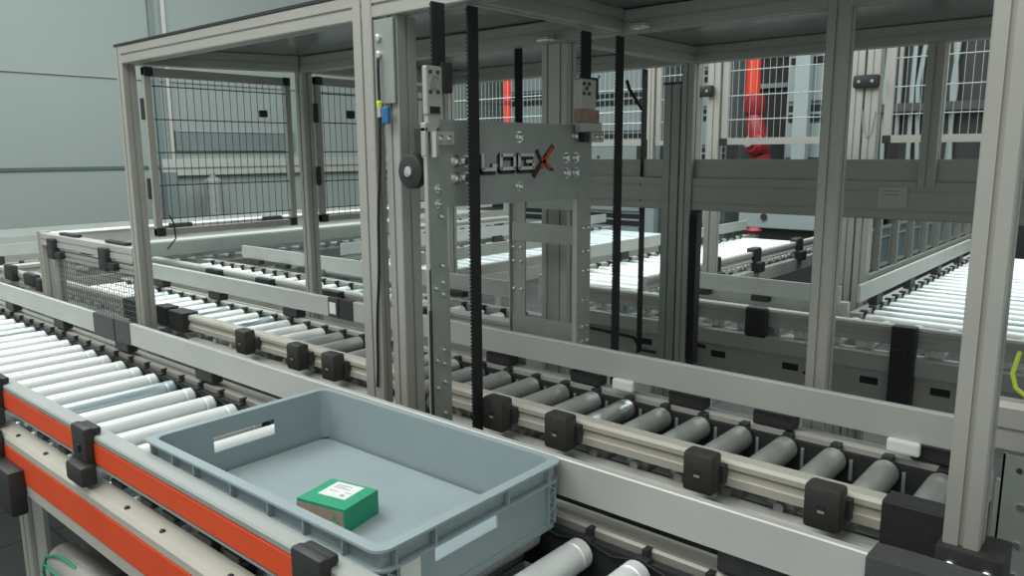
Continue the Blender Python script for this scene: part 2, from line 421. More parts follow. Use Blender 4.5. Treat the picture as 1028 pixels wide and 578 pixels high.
conveyor_y('roller_conveyor', 'pale conveyor just below the left wire mesh panel, along the wall side', -4.95, -4.52, 1.12, 5.2, left_guide=(1.12, 5.0), legs=(1.3, 5.0), rollm=ROLLB)
conveyor_y('roller_conveyor', 'outermost pale conveyor at the left, nearest the panelled wall', -5.95, -5.45, 1.12, 6.2, left_guide=(1.12, 6.0), right_guide=(1.12, 6.0), legs=(1.3, 6.0), rollm=ROLLB)

# short infeed line between second and third conveyors on the left
il = thing('roller_conveyor', 'short bright conveyor piece left of the enclosure, behind the second guide plate', 'conveyor', (-3.1, 2.05, 0))
MB().prism(rail_section(1.90, .742, .800), 'x', -4.25, -1.62).build('side_rail', ALUL, il)
MB().box(-4.25, -1.62, 1.895, 1.93, .63, .705).build('side_beam', ALU, il)
MB().prism([(2.215,.80),(2.228,.80),(2.228,.864),(2.215,.864)], 'x', -3.85, -1.9).build('guide_plate', PLATE, il)
MB().prism([(2.19,.70),(2.19,.757),(2.235,.757),(2.235,.70)], 'x', -4.25, -1.62).build('side_rail', ALU, il)
for k in range(24):
    x = -1.72 - k*.1045
    roller_x(il, x, 1.94, 2.175, .7255, .0245, ROLLM if k % 7 == 3 else ROLL, groove=False)
    MB().cbox(x-.010, x+.010, 2.178, 2.200, .73, .762, .003).build('bearing_block', BLACK, il)
for x in (-3.7, -3.45, -3.25, -2.7, -2.2): MB().cbox(x-.05, x+.05, 2.19, 2.226, .776, .799, .003).build('plate_bracket', BLACK, il)
for x in (-3.55, -3.1, -2.6, -2.0): MB().cbox(x-.06, x+.06, 1.872, 1.905, .735, .80, .004).build('rail_clamp', BLACK, il)
for x in (-4.1, -2.8, -1.7):
    for y in (1.90, 2.19): post('leg', x, y, 0, .70, il, .04, .04)

# ------------------------------------------------------------------ enclosure
en = thing('machine_enclosure', 'tall open frame of grooved aluminium profiles with grey roof over the conveyors', 'machine frame', (-1.4, 1.8, 0))
YF, YB, YR = 1.150, 1.700, 2.450
ZB = 1.645
post('post', -2.712, YF, 0, 1.702, en)
post('post', -1.460, YF-.003, 0, 1.90, en, .066, .030)
c_post = post('post', -.201, YF, .80, 2.0, en)
post('post', -2.511, YB, 0, 1.70, en)
post('post', -.597, YB, 0, 2.0, en)
post('post', -1.336, YR, 0, 1.70, en)
post('post', -2.52, YR, 0, 1.70, en)
post('post', -.577, YR, 1.245, ZB, en, .045, .045)
post('post', .12, YR, 0, 1.70, en)
beamx('top_beam', -2.667, .25, YF, ZB, en)
beamx('top_beam', -2.466, .25, YB+.002, ZB-.002, en)
beamx('top_beam', -2.475, .25, YR, ZB, en)
def beam_between(x0, y0, x1, y1, z, h=.055, w=.045):
    L_ = math.hypot(x1-x0, y1-y0); o = MB().prism(slot_poly(-w/2, w/2, 0, h), 'y', 0, L_)
    R_ = Matrix.Translation((x0, y0, z)) @ Matrix.Rotation(-math.atan2(x1-x0, y1-y0), 4, 'Z')
    bmesh.ops.transform(o.bm, matrix=R_, verts=o.bm.verts[:])
    return o.build('top_beam', ALU, en)
beam_between(-2.685, YF+.046, -2.488, YB-.001, ZB)
beamy('top_beam', YB+.047, YR, -2.505, ZB, en)
beamy('top_beam', YF+.045, YB, -1.14, ZB+.001, en)
beamy('top_beam', YB+.047, YR, -1.336, ZB, en)
beamy('top_beam', YF+.045, YB, -.12, ZB, en)
MB().box(-2.70, .25, YF+.01, YR+.04, 1.7005, 1.706).build('roof_panel', ROOFM, en)
MB().box(-2.712, .25, YF-.002, YF+.004, 1.7005, 1.708).build('roof_edge', BLACK, en)
# crossbar behind
beamx('cross_beam', -1.29, .25, 2.46, 1.150, en, .045, .112, 2)
MB().box(-1.29, .25, 2.475, 2.490, 1.262, 1.325).build('cross_plate', ALU, en)
beamx('cross_beam', -2.475, -1.338, 2.46, 1.150, en, .045, .112, 2)
MB().box(-2.475, -1.338, 2.475, 2.490, 1.262, 1.325).build('cross_plate', ALU, en)
MB().box(-.68, -.60, 2.4540, 2.4600, 1.185, 1.245).build('rating_plate', ALUL, en)
for z in (1.232, 1.222): MB().box(-.665, -.625, 2.4532, 2.4545, z, z+.003).build('rating_print', INK, en)
# black foot of the right front post
b = MB(); b.cbox(-.207, -.125, 1.138, 1.215, .755, .812, .004); b.cbox(-.20, -.128, 1.145, 1.205, .60, .756, .004)
ft = b.build('post_foot', BLACK, en, True)
for x in (-.186, -.142): MB().lathe([(.008, 0), (.008, .006), (.004, .009)], (x, 1.138, .787), (0, -1, 0), 12).build('screw', BOLT, ft, True)
MB().box(-.19, -.12, 1.15, 1.19, 0, .60).build('post_leg', ALU, en)
# small lamps and angle bracket under the roof
for (x, y) in ((-1.02, 1.64), (-1.32, 1.66)):
    MB().cbox(x-.02, x+.02, y, y+.03, 1.640, 1.655, .004).build('roof_clip', BOLT, en)
# small dark dots on posts (slot nuts)
for (x, y, z) in ((-2.716, 1.17, 1.48), (-2.716, 1.17, 1.12)):
    MB().lathe([(.008, 0), (.008, .006)], (x, y, z), (1, 0, 0), 8).build('slot_nut', BLACK, en)
for (x, y, z) in ((-2.625, 1.180, 1.50), (-2.625, 1.180, 1.24), (-2.470, 1.745, 1.50), (-2.470, 1.745, 1.27)):
    MB().cbox(x, x+.020, y, y+.010, z-.035, z+.035, .003).build('hinge', BLACK, en)

# extra column beside the rear middle post
dc = thing('support_column', 'dark grooved column standing against the left side of rear middle post', 'column', (-1.37, 2.48, 0))
post('column_profile', -1.405, 2.452, 0, 1.58, dc, .062, .045, 1, 1, STEEL)
MB().box(-1.406, -1.342, 2.45, 2.50, 1.58, 1.588).build('end_cap', BLACK2, dc)
dg = thing('cable_duct', 'black vertical duct on the right of rear middle post', 'duct', (-1.26, 2.47, 0))
MB().cbox(-1.288, -1.262, 2.452, 2.49, .60, 1.148, .003).build('duct_body', BLACK, dg)
MB().cbox(-1.288, -1.262, 2.447, 2.452, .62, 1.13, .001).build('duct_cover', RUBBER, dg)

# ------------------------------------------------------------------ lift
lf = thing('lift_mast', 'pair of grooved aluminium lift columns beside the steel lift plate', 'lift column', (-1.35, 1.45, 0))
post('column', -1.372, 1.160, .30, ZB, lf, .047, .058, 1, 1)
post('column', -1.394, 1.750, .30, ZB-.002, lf, .090, .045, 2, 1, ALUL)
MB().box(-1.42, -1.25, 1.20, 1.76, .28, .32).build('base_bar', ALU, lf)
for x in (-1.40, -1.28): 
    for y in (1.22, 1.72): MB().box(x, x+.04, y, y+.04, 0, .28).build('mast_foot', ALU, lf)
# steel plate with bolts bridging post and beam
bk = MB().box(-1.388, -1.325, 1.150, 1.156, 1.46, 1.640).build('corner_plate', STEEL, lf)
for z in (1.60, 1.565): MB().lathe([(.008, 0), (.008, .006), (.004, .008)], (-1.372, 1.150, z), (0, -1, 0), 12).build('bolt', BOLT, bk, True)

lc = thing('lift_carriage', 'steel lift carriage plate with the LOGX lettering and two bolted arms', 'lift carriage', (-1.16, 1.37, .7))
xp = -1.155
main = MB()
main.prism([(1.085,1.238),(1.085,1.41),(1.092,1.418),(1.652,1.418),(1.656,1.412),(1.656,1.236),(1.14,1.240)], 'x', xp-.010, xp)
main.build('lift_plate', STEEL, lc)
# arms
MB().box(xp-.009, xp+.001, 1.081, 1.134, .735, 1.24).build('arm', STEEL, lc)
MB().box(xp-.006, xp+.004, 1.0785, 1.0815, .735, 1.375).build('arm_flange', STEELL, lc)
MB().box(xp+.001, xp+.004, 1.076, 1.135, .735, 1.115).build('arm_overlay', STEEL, lc)
MB().box(xp+.002, xp+.0075, 1.0745, 1.079, .80, 1.03).build('arm_slot', GAP, lc)
MB().box(xp-.009, xp+.001, 1.600, 1.654, .74, 1.24).build('arm', STEEL, lc)
MB().box(xp-.014, xp-.001, 1.597, 1.600, .74, 1.24).build('arm_flange', STEELL, lc)
MB().box(xp-.270, xp-.222, 1.655, 1.660, .74, 1.24).build('back_arm', STEEL, lc)
MB().box(xp-.273, xp-.270, 1.645, 1.670, .74, 1.24).build('back_arm_flange', STEELL, lc)
MB().box(xp-.265, xp-.009, 1.650, 1.655, 1.108, 1.160).build('cross_plate', STEEL, lc)
MB().box(xp-.265, xp-.009, 1.650, 1.655, .835, .895).build('cross_plate', STEEL, lc)
MB().box(xp-.272, xp-.009, 1.660, 1.668, 1.20, 1.25).build('cross_plate', STEEL, lc)
# bolts on plate
for (y, z, r) in ((1.161,1.334,.009),(1.192,1.334,.009),(1.161,1.299,.009),(1.192,1.299,.009),(1.546,1.338,.009),(1.586,1.338,.009),(1.549,1.301,.009),(1.586,1.301,.009),
                  (1.368,1.386,.009),(1.366,1.275,.008),(1.582,1.391,.008),(1.108,1.279,.006),(1.108,1.248,.006)):
    MB().lathe([(r*1.5, 0), (r*1.5, .002), (r, .002), (r, .008), (r*.5, .010)], (xp, y, z), (1, 0, 0), 12).build('bolt', BOLT, lc, True)
for z in (1.222, 1.12, 1.085, 1.06, .94, .91, .87, .80, .77):
    MB().lathe([(.0055, 0), (.0055, .004), (.003, .006)], (xp+.004, 1.114, z), (1, 0, 0), 10).build('bolt', BOLT, lc, True)
for z in (1.085, .93, .87, .80): MB().lathe([(.0055, 0), (.0055, .004), (.003, .006)], (xp+.004, 1.094, z-.01), (1, 0, 0), 10).build('bolt', BOLT, lc, True)
for z in (1.16, 1.10, 1.05, .97, .90, .86):
    for y in (1.615, 1.638): MB().lathe([(.005, 0), (.005, .004), (.003, .006)], (xp+.001, y, z), (1, 0, 0), 10).build('bolt', BOLT, lc, True)
for z in (1.09, 1.05, .97):
    for x in (xp-.262, xp-.235): MB().lathe([(.005, 0), (.005, .004), (.003, .006)], (x, 1.655, z), (0, -1, 0), 10).build('bolt', BOLT, lc, True)
# logo: letters as raised strokes (y along the plate, z up)
def strokes(name, segs, m, x0, x1, wd):
    b = MB()
    for (ya, za), (yb, zb), *ww in segs:
        w_ = ww[0] if ww else wd
        d = Vector((yb-ya, zb-za)); n = Vector((-d.y, d.x)).normalized()*w_/2; e = d.normalized()*w_*.25
        P = [(ya-e.x+n.x, za-e.y+n.y), (ya-e.x-n.x, za-e.y-n.y), (yb+e.x-n.x, zb+e.y-n.y), (yb+e.x+n.x, zb+e.y+n.y)]
        b.prism(P, 'x', x0, x1)
    return b.build(name, m, lc)
def L(y): return [((y, 1.348), (y+.001, 1.315)), ((y+.001, 1.315), (y+.042, 1.315)), ((y+.034, 1.323), (y+.045, 1.323))]
def O(y): return [((y, 1.346), (y, 1.316)), ((y, 1.316), (y+.046, 1.316)), ((y+.046, 1.316), (y+.046, 1.346)), ((y+.046, 1.346), (y, 1.346))]
def G(y): return [((y, 1.346), (y, 1.316)), ((y, 1.316), (y+.050, 1.316)), ((y+.050, 1.316), (y+.050, 1.331)), ((y+.050, 1.331), (y+.026, 1.331)), ((y+.050, 1.346), (y, 1.346))]
seg = L(1.244) + O(1.305) + G(1.368)
strokes('logo_shadow', [tuple((Vector(p)-Vector((.0045, .004))).to_tuple() for p in s) for s in seg], LOGOK, xp, xp+.0015, .0165)
strokes('logo_letters', seg, LOGOW, xp+.0015, xp+.003, .0075)
strokes('logo_shadow', [((1.432, 1.354), (1.448, 1.330), .010), ((1.420, 1.298), (1.455, 1.332), .013), ((1.462, 1.338), (1.492, 1.364), .012)], LOGOK, xp, xp+.002, .012)
strokes('logo_red_stroke', [((1.455, 1.328), (1.487, 1.362), .009), ((1.450, 1.336), (1.482, 1.312), .010), ((1.448, 1.318), (1.458, 1.330), .010)], LOGOR, xp+.002, xp+.0035, .010)
strokes('logo_shadow', [((1.480, 1.312), (1.492, 1.310), .006)], LOGOK, xp+.002, xp+.0036, .006)
# clamp blocks of the belts
b = MB(); b.cbox(xp+.001, xp+.014, 1.072, 1.116, 1.425, 1.520, .003); b.cbox(xp+.001, xp+.012, 1.075, 1.110, 1.402, 1.428, .003)
lb = b.build('belt_clamp', STEELL, lc)
for (y, z) in ((1.082, 1.508), (1.102, 1.508), (1.082, 1.470), (1.102, 1.470)): MB().lathe([(.004, 0), (.004, .003)], (xp+.014, y, z), (1, 0, 0), 10).build('screw', BLACK2, lb)
MB().lathe([(.014, 0), (.014, .003), (.011, .003), (.011, .001)], (xp+.014, 1.094, 1.489), (1, 0, 0), 16).build('ring', STEEL, lb, True)
MB().box(xp+.010, xp+.0145, 1.080, 1.108, 1.428, 1.442).build('recess', GAP, lb)
b = MB(); b.cbox(xp+.002, xp+.016, 1.064, 1.072, 1.345, 1.402, .002); b.cbox(xp+.002, xp+.016, 1.094, 1.102, 1.345, 1.402, .002); b.cbox(xp+.002, xp+.016, 1.064, 1.102, 1.392, 1.410, .002); b.cbox(xp+.001, xp+.012, 1.095, 1.150, 1.366, 1.395, .002)
fk = b.build('guide_fork', STEELL, lc)
for y in (1.108, 1.132): MB().lathe([(.007, 0), (.007, .004), (.004, .006)], (xp+.012, y, 1.380), (1, 0, 0), 12).build('screw', BOLT, fk, True)
MB().lathe([(.006, 0), (.006, .05)], (xp+.02, 1.083, 1.343), (0, 0, 1), 10).build('pin', BOLT, fk, True)
MB().cbox(xp-.02, xp+.014, 1.116, 1.146, 1.470, 1.530, .003).build('belt_tensioner', BLACK, lc)
b = MB(); b.cbox(xp+.002, xp+.028, 1.572, 1.634, 1.455, 1.528, .003); b.cbox(xp+.002, xp+.024, 1.578, 1.668, 1.400, 1.424, .003); b.cbox(xp+.002, xp+.030, 1.618, 1.668, 1.376, 1.402, .003)
rb = b.build('belt_clamp', STEELL, lc)
for (y, z) in ((1.580, 1.515), (1.602, 1.515), (1.58, 1.492), (1.602, 1.492), (1.592, 1.504)): MB().lathe([(.0045, 0), (.0045, .003)], (xp+.028, y, z), (1, 0, 0), 10).build('screw', BLACK2, rb)
MB().box(xp+.002, xp+.020, 1.575, 1.660, 1.424, 1.455).build('recess', CARD, rb)
MB().cbox(xp+.002, xp+.022, 1.598, 1.614, 1.376, 1.404, .002).build('clamp_insert', BLACK, rb)
for y in (1.63, 1.652): MB().lathe([(.006, 0), (.006, .004), (.003, .006)], (xp+.030, y, 1.389), (1, 0, 0), 10).build('screw', BOLT, rb, True)
MB().cbox(xp-.02, xp+.012, 1.640, 1.668, 1.480, 1.535, .003).build('belt_tensioner', BLACK, lc)
# pulley beside the left column
gw = MB().lathe([(.030, 0), (.036, .003), (.036, .020), (.030, .024)], (-1.236, 1.105, 1.313), (0, 1, 0), 28).build('guide_wheel', BLACK, lc, True)
gw['label'] = 'black guide wheel with silver hub'
MB().lathe([(.011, 0), (.011, .004), (.006, .006)], (-1.236, 1.105, 1.313), (0, -1, 0), 14).build('hub', BOLT, gw, True)
MB().box(-1.255, -1.166, 1.130, 1.139, 1.295, 1.330).build('wheel_bracket', STEEL, lc)
MB().cbox(-1.235, -1.202, 1.12, 1.14, 1.345, 1.405, .003).build('stop_block', BLACK, lc)

# belts
def belt(name, label, x, y0, y1, z0, z1, teeth=True, group=None):
    b = MB(); b.box(x, x+.0025, y0, y1, z0, z1)
    if teeth:
        n = int((z1-z0)/.008)
        for k in range(n): b.box(x-.0025, x, y0-.0008, y1, z0+.008*k+.002, z0+.008*k+.006)
    o = b.build(name, RUBBER); tag(o, label, 'belt', group); return o
belt('toothed_belt', 'wide black toothed belt hanging vertically in front of the LOGX lettering plate', -1.130, 1.177, 1.208, .735, ZB-.002)
belt('toothed_belt', 'black toothed belt hanging just right of the lift plate', -1.130, 1.724, 1.758, .60, ZB-.003)
belt('toothed_belt', 'thin black belt showing above the lift plate, right of the red pipe', -1.500, 1.760, 1.792, .60, ZB+.04)
belt('toothed_belt', 'thinnest black belt, between the toothed belt and the rear middle post', -1.500, 2.463, 2.495, .60, ZB-.003)
belt('toothed_belt', 'short black belt end leading up from the left clamp of lift plate', -1.150, 1.096, 1.132, 1.521, ZB-.002)
belt('toothed_belt', 'short black belt end leading up from the right clamp of lift plate', -1.150, 1.600, 1.640, 1.528, ZB-.002)
for (y, lab) in ((1.188, 'left'), (1.733, 'right')):
    pl = MB().lathe([(.012, 0), (.03, 0), (.03, .003), (.024, .003), (.024, .032), (.03, .032), (.03, .035), (.012, .035)], (-1.155 if lab == 'right' else -1.155, y-.017, .70 if lab == 'left' else .58), (0, 1, 0), 20).build('belt_pulley', BLACK2, None, True)
    tag(pl, 'dark belt pulley at the foot of the %s toothed belt' % lab, 'pulley')

# sensor and cables on the front left lift column
se = thing('light_sensor', 'small blue sensor with yellow-green plug on the tall front post', 'sensor', (-1.385, 1.15, 1.45))
MB().cbox(-1.356, -1.334, 1.136, 1.1455, 1.415, 1.452, .003).build('sensor_body', BLUE, se)
MB().lathe([(.006, 0), (.007, .010), (.004, .014)], (-1.368, 1.142, 1.452), (0, 0, 1), 10).build('plug', YEL, se, True)
MB().lathe([(.006, 0), (.006, .022)], (-1.368, 1.142, 1.430), (0, 0, 1), 10).build('connector', BOLT, se, True)
cb = MB(); pts = [(-1.368, 1.142, 1.430)] + [(-1.370 - .0028*k + .002*math.sin(k), 1.142, 1.40 - .04*k) for k in range(16)]
tag(cb.tube(pts, .0032, 6).build('cable', RUBBER, None, True), 'thin black cable running down the tall front post below the blue sensor', 'cable')
cb = MB(); tag(cb.tube([(-1.368, 1.142, 1.466), (-1.369, 1.142, 1.52), (-1.368, 1.142, 1.55), (-1.370, 1.144, 1.555)], .0032, 6).build('cable', RUBBER, None, True), 'short black cable between the blue sensor and the roof corner', 'cable')
rod = MB().tube([(-1.52, 2.39, 1.60), (-1.515, 2.40, 1.57), (-1.485, 2.44, 1.50)], .006, 8)
tag(rod.build('cable_chain', RUBBER, None, True), 'short slanting black cable end beside the thinnest belt below roof', 'cable')

# ------------------------------------------------------------------ mesh panels
def mesh_panel(label, axis, c, a0, a1, z0, z1, vs, zs, frame=ALU, wire=WIRED, r=.0014, bar=.022, corner=True, group=None, topbar=True, botbar=True, sides=True, d=.018, clips=True):
    t = thing('wire_fence_panel', label, 'wire mesh panel', ((c, (a0+a1)/2, z0) if axis == 'y' else ((a0+a1)/2, c, z0)), group)
    def bx(b, u0, u1, w0, w1, e0=-d/2, e1=d/2):
        if axis == 'y': b.box(c+e0, c+e1, u0, u1, w0, w1)
        else: b.box(u0, u1, c+e0, c+e1, w0, w1)
        return b
    if sides:
        for u in (a0, a1-bar): bx(MB(), u, u+bar, z0, z1).build('side_bar', frame, t)
    if botbar: bx(MB(), a0+bar*sides, a1-bar*sides, z0, z0+bar).build('bottom_bar', frame, t)
    if topbar: bx(MB(), a0+bar*sides, a1-bar*sides, z1-bar*1.3, z1).build('top_bar', frame, t)
    b = MB(); n = int((a1-a0-2*bar)/vs)
    for k in range(n+1):
        u = a0+bar+vs*(k+.5)
        if u > a1-bar: break
        if axis == 'y': b.tube([(c, u, z0+bar/2), (c, u, z1-bar/2)], r*.75, 4)
        else: b.tube([(u, c, z0+bar/2), (u, c, z1-bar/2)], r*.75, 4)
    for z in zs:
        if axis == 'y': b.tube([(c+.003, a0+bar/2, z), (c+.003, a1-bar/2, z)], r*1.5, 6)
        else: b.tube([(a0+bar/2, c-.003, z), (a1-bar/2, c-.003, z)], r*1.5, 6)
    b.build('wire_grid', wire, t)
    if corner:
        for u in (a0, a1-.03):
            for z in (z0-.002, z1-.028):
                b = MB()
                if axis == 'y': b.cbox(c-d/2-.004, c+d/2+.004, u, u+.03, z, z+.03, .003)
                else: b.cbox(u, u+.03, c-d/2-.004, c+d/2+.004, z, z+.03, .003)
                b.build('corner_clip', BLACK, t)
    if axis == 'x' and z0 > 1.3:
        for u in (a0+.03, a1-.06): MB().box(u, u+.03, c-.009, c+.04, 1.312, z0).build('panel_bracket', BLACK, t)
    if 'right picture edge' in label:
        for u in (a0, a1-bar): MB().box(c-.008, c+.008, u, u+bar, 0, z0).build('panel_leg', ALU, t)
    return t
mp1 = mesh_panel('dark wire mesh panel between the two left posts of the enclosure', 'y', -2.60, 1.185, 1.733, 1.082, 1.632, .0268, (1.574, 1.467, 1.359, 1.250, 1.138))
mp2 = mesh_panel('dark wire mesh panel seen right of the rear left post', 'y', -2.485, 1.765, 2.42, 1.096, 1.632, .0268, (1.574, 1.467, 1.359, 1.250, 1.148))
MB().cbox(-2.596, -2.580, 1.595, 1.625, 1.485, 1.510, .003).build('latch', BLACK, mp1)
MB().cbox(-2.480, -2.465, 1.900, 1.935, 1.485, 1.515, .003).build('latch', BLACK, mp2)
MB().tube([(-2.597, 1.235, 1.15), (-2.59, 1.245, 1.12), (-2.585, 1.245, 1.07), (-2.59, 1.215, 1.035)], .0025, 6).build('cable', RUBBER, mp1, True)

# low mesh guard left of the enclosure
mg = thing('mesh_guard', 'low aluminium guard with black clamps and pale mesh left of the enclosure', 'guard', (-3.2, 1.16, 0))
post('post', -3.619, 1.150, 0, 1.040, mg, .045, .04, m=ALU)
post('post', -3.50, 1.165, .66, .985, mg, .030, .03, m=ALU)
MB().prism(slot_poly(1.150, 1.19, .985, 1.036, 1, 1), 'x', -3.574, -2.715).build('top_rail', ALUL, mg)
MB().prism(slot_poly(1.156, 1.186, .938, .970, 1, 1), 'x', -3.47, -2.715).build('lower_rail', ALU, mg)
for x in (-3.43, -2.93):
    b = MB(); b.cbox(x-.035, x+.030, 1.132, 1.155, .940, 1.022, .004); b.cbox(x+.0, x+.085, 1.135, 1.160, .945, .972, .004); b.build('clamp', BLACK, mg, True)
for x in (-3.30, -2.86): MB().cbox(x-.10, x+.07, 1.16, 1.185, 1.037, 1.048, .003).build('top_clip', BLACK, mg)
b = MB()
for k in range(34): b.tube([(-3.46+k*.0215, 1.17, .745), (-3.46+k*.0215, 1.17, .94)], .0013, 4)
for k in range(9): b.tube([(-3.47, 1.172, .755+k*.0215), (-2.72, 1.172, .755+k*.0215)], .0013, 4)
b.build('wire_grid', WIREG, mg)
post('post', -2.76, 1.165, 0, .985, mg, .03, .03, m=ALU)
# black blocks and short rails at far left
fl = thing('conveyor_transfer', 'short rail piece with black end blocks at the left picture edge', 'conveyor part', (-3.9, 1.2, 0))
MB().prism(rail_section(1.17, .765, .83), 'x', -4.2, -3.63).build('side_rail', ALU, fl)
for x0_, x1_, z0_, z1_ in ((-4.08, -3.98, .79, .86), (-3.83, -3.70, .79, .845), (-3.69, -3.63, .78, .835)):
    MB().cbox(x0_, x1_, 1.145, 1.175, z0_, z1_, .006).build('end_block', BLACK, fl, True)
for x in (-4.15, -3.7): MB().box(x, x+.04, 1.175, 1.20, 0, .766).build('leg', ALU, fl)
# pale cover box behind the guard
ws = thing('cover_sheet', 'pale flat cover sheet with grey edge below the left wire mesh panel', 'cover', (-4.4, 2.7, 0))
MB().box(-4.45, -4.325, 1.93, 3.9, .862, .870).build('sheet_top', PLATE, ws)
MB().box(-4.332, -4.322, 1.93, 3.9, .785, .862).build('sheet_edge', STEEL, ws)
for y in (2.2, 3.6): MB().box(-4.345, -4.333, y, y+.045, .0, .862).build('sheet_leg', ALU, ws)
cvx = thing('cable_tray', 'long pale cable tray above the outer conveyors behind the low guard', 'cable tray', (-4.0, 1.9, 0))
MB().box(-4.10, -4.02, 1.32, 3.6, .925, .985).build('tray_body', ALUL, cvx)
MB().box(-4.11, -4.01, 1.32, 3.6, .985, .990).build('tray_lid', WHITE, cvx)
for y in (1.4, 3.5): MB().box(-4.08, -4.04, y, y+.04, 0, .925).build('tray_support', ALU, cvx)
for y in (1.9, 2.45): MB().cbox(-4.02, -3.99, y, y+.12, .96, .998, .004).build('tray_clip', BLACK, cvx)

# ------------------------------------------------------------------ tote
tt = thing('storage_tote', 'grey-blue plastic tote on the front conveyor with a small green box inside', 'tote', (-1.005, .747, .752))
tx0, tx1, ty0, ty1 = -1.322, -.722, .566, .930        # body outside
rx0, rx1, ry0, ry1 = -1.335, -.708, .553, .940        # rim
zb, zf, zr = .752, .764, .866
t_ = .0035
def rrect(x0, x1, y0, y1, r, n=5):
    P = []
    for cx, cy, a in ((x1-r, y1-r, 0), (x0+r, y1-r, 90), (x0+r, y0+r, 180), (x1-r, y0+r, 270)):
        for k in range(n+1):
            q = math.radians(a + 90*k/n); P.append((cx+r*math.cos(q), cy+r*math.sin(q)))
    return P
def ring(b, o, i, z0, z1):
    """frame between an outer and an inner loop, z0..z1"""
    n = len(o)
    A = [b.bm.verts.new((x, y, z0)) for x, y in o]; B = [b.bm.verts.new((x, y, z1)) for x, y in o]
    C = [b.bm.verts.new((x, y, z0)) for x, y in i]; D = [b.bm.verts.new((x, y, z1)) for x, y in i]
    for k in range(n):
        j = (k+1) % n
        b.bm.faces.new((A[k], A[j], B[j], B[k])); b.bm.faces.new((C[k], D[k], D[j], C[j]))
        b.bm.faces.new((B[k], B[j], D[j], D[k])); b.bm.faces.new((A[k], C[k], C[j], A[j]))
# floor
b = MB(); b.prism(rrect(tx0+.01, tx1-.01, ty0+.01, ty1-.01, .02), 'z', zb, zf)
b.box(-1.10, -1.096, .80, .803, zf, zf+.0006)
b.build('tote_floor', TOTE, tt)
# walls: long sides
b = MB(); b.box(tx0, tx1, ty0, ty0+t_, zb+.004, zr-.0002); b.build('tote_wall', TOTE, tt)
b = MB(); b.box(tx0, tx1, ty1-t_, ty1, zb+.004, zr-.0002); b.build('tote_wall', TOTE, tt)
# short walls with handle slots
def slot_wall(x0, x1, ya, yb, za, zc):
    b = MB(); Y0, Y1, Z0, Z1 = ty0+t_, ty1-t_, zb+.004, zr-.0002
    b.box(x0, x1, Y0, ya, Z0, Z1); b.box(x0, x1, yb, Y1, Z0, Z1); b.box(x0, x1, ya, yb, Z0, za); b.box(x0, x1, ya, yb, zc, Z1)
    return b
HY0, HY1, HZ0, HZ1 = .676, .806, .804, .836
slot_wall(tx0, tx0+t_, HY0, HY1, HZ0, HZ1).build('tote_wall', TOTE, tt)
slot_wall(tx1-t_, tx1, HY0-.014, HY1-.014, HZ0+.000, HZ1-.003).build('tote_wall', TOTE, tt)
# rounded inner corner fillets
for cx, cy, a in ((tx1-t_, ty1-t_, 0), (tx0+t_, ty1-t_, 90), (tx0+t_, ty0+t_, 180), (tx1-t_, ty0+t_, 270)):
    r = .016; sx = -1 if a in (0, 270) else 1; sy = -1 if a in (0, 90) else 1
    P = [(cx, cy)] + [(cx+sx*r*(1-math.sin(q*PI/8)), cy+sy*r*(1-math.cos(q*PI/8))) for q in range(5)]
    MB().prism(P, 'z', zf, zr-.0003).build('corner_fillet', TOTE, tt)
# top rim flange and lower band
b = MB(); ring(b, rrect(rx0, rx1, ry0, ry1, .022), rrect(tx0+.002, tx1-.002, ty0+.002, ty1-.002, .006), zr-.004, zr)
b.build('tote_rim', TOTE, tt)
b = MB(); ring(b, rrect(rx0+.002, rx1-.002, ry0+.002, ry1-.002, .022), rrect(tx0, tx1, ty0, ty1, .012), zr-.033, zr-.030)
b.build('tote_rim_band', TOTE, tt)
b = MB(); ring(b, rrect(tx0-.004, tx1+.004, ty0-.003, ty1+.003, .012), rrect(tx0, tx1, ty0, ty1, .010), zb, zb+.010)
b.build('tote_base_band', TOTE, tt)
# ribs under the rim
def rib(*a): MB().box(*a).build('tote_rib', TOTE, tt)
for x in (-1.310, -1.235, -1.165, -1.055, -.955, -.870, -.785):
    rib(x-.0015, x+.0015, ry0+.003, ty0, zr-.032, zr-.004); rib(x-.0015, x+.0015, ty1, ry1-.003, zr-.032, zr-.004)
for y in (.585, .655, .805, .905):
    rib(tx1, rx1-.003, y-.0015, y+.0015, zr-.032, zr-.004); rib(rx0+.003, tx0, y-.0015, y+.0015, zr-.032, zr-.004)
for y in (.572, .588, .908, .924):
    for x0_, x1_ in ((tx1, tx1+.008), (tx0-.008, tx0)): rib(x0_, x1_, y-.0012, y+.0012, zb+.01, zr-.032)
for yy in (.580, .916):
    b = MB()
    for k in range(5):
        z = zb+.019+k*.013; d = .008 if k % 2 else -.008
        b.prism([(yy-.008, z-d*.7), (yy+.008, z+d*.7), (yy+.008, z+d*.7+.0022), (yy-.008, z-d*.7+.0022)], 'x', tx1, tx1+.007)
    b.box(tx1, tx1+.0005, yy-.008, yy+.008, zb+.01, zr-.034)
    b.build('corner_lattice', TOTE, tt)
for x in (tx1-.016, tx1-.034, tx0+.016, tx0+.034): rib(x-.0012, x+.0012, ty0-.007, ty0, zb+.01, zr-.032)
MB().box(tx1, tx1+.0012, .598, .634, .784, .832).build('tote_label', WHITE, tt)

tt.location.x += .007; tt.rotation_euler = (0, 0, .014)
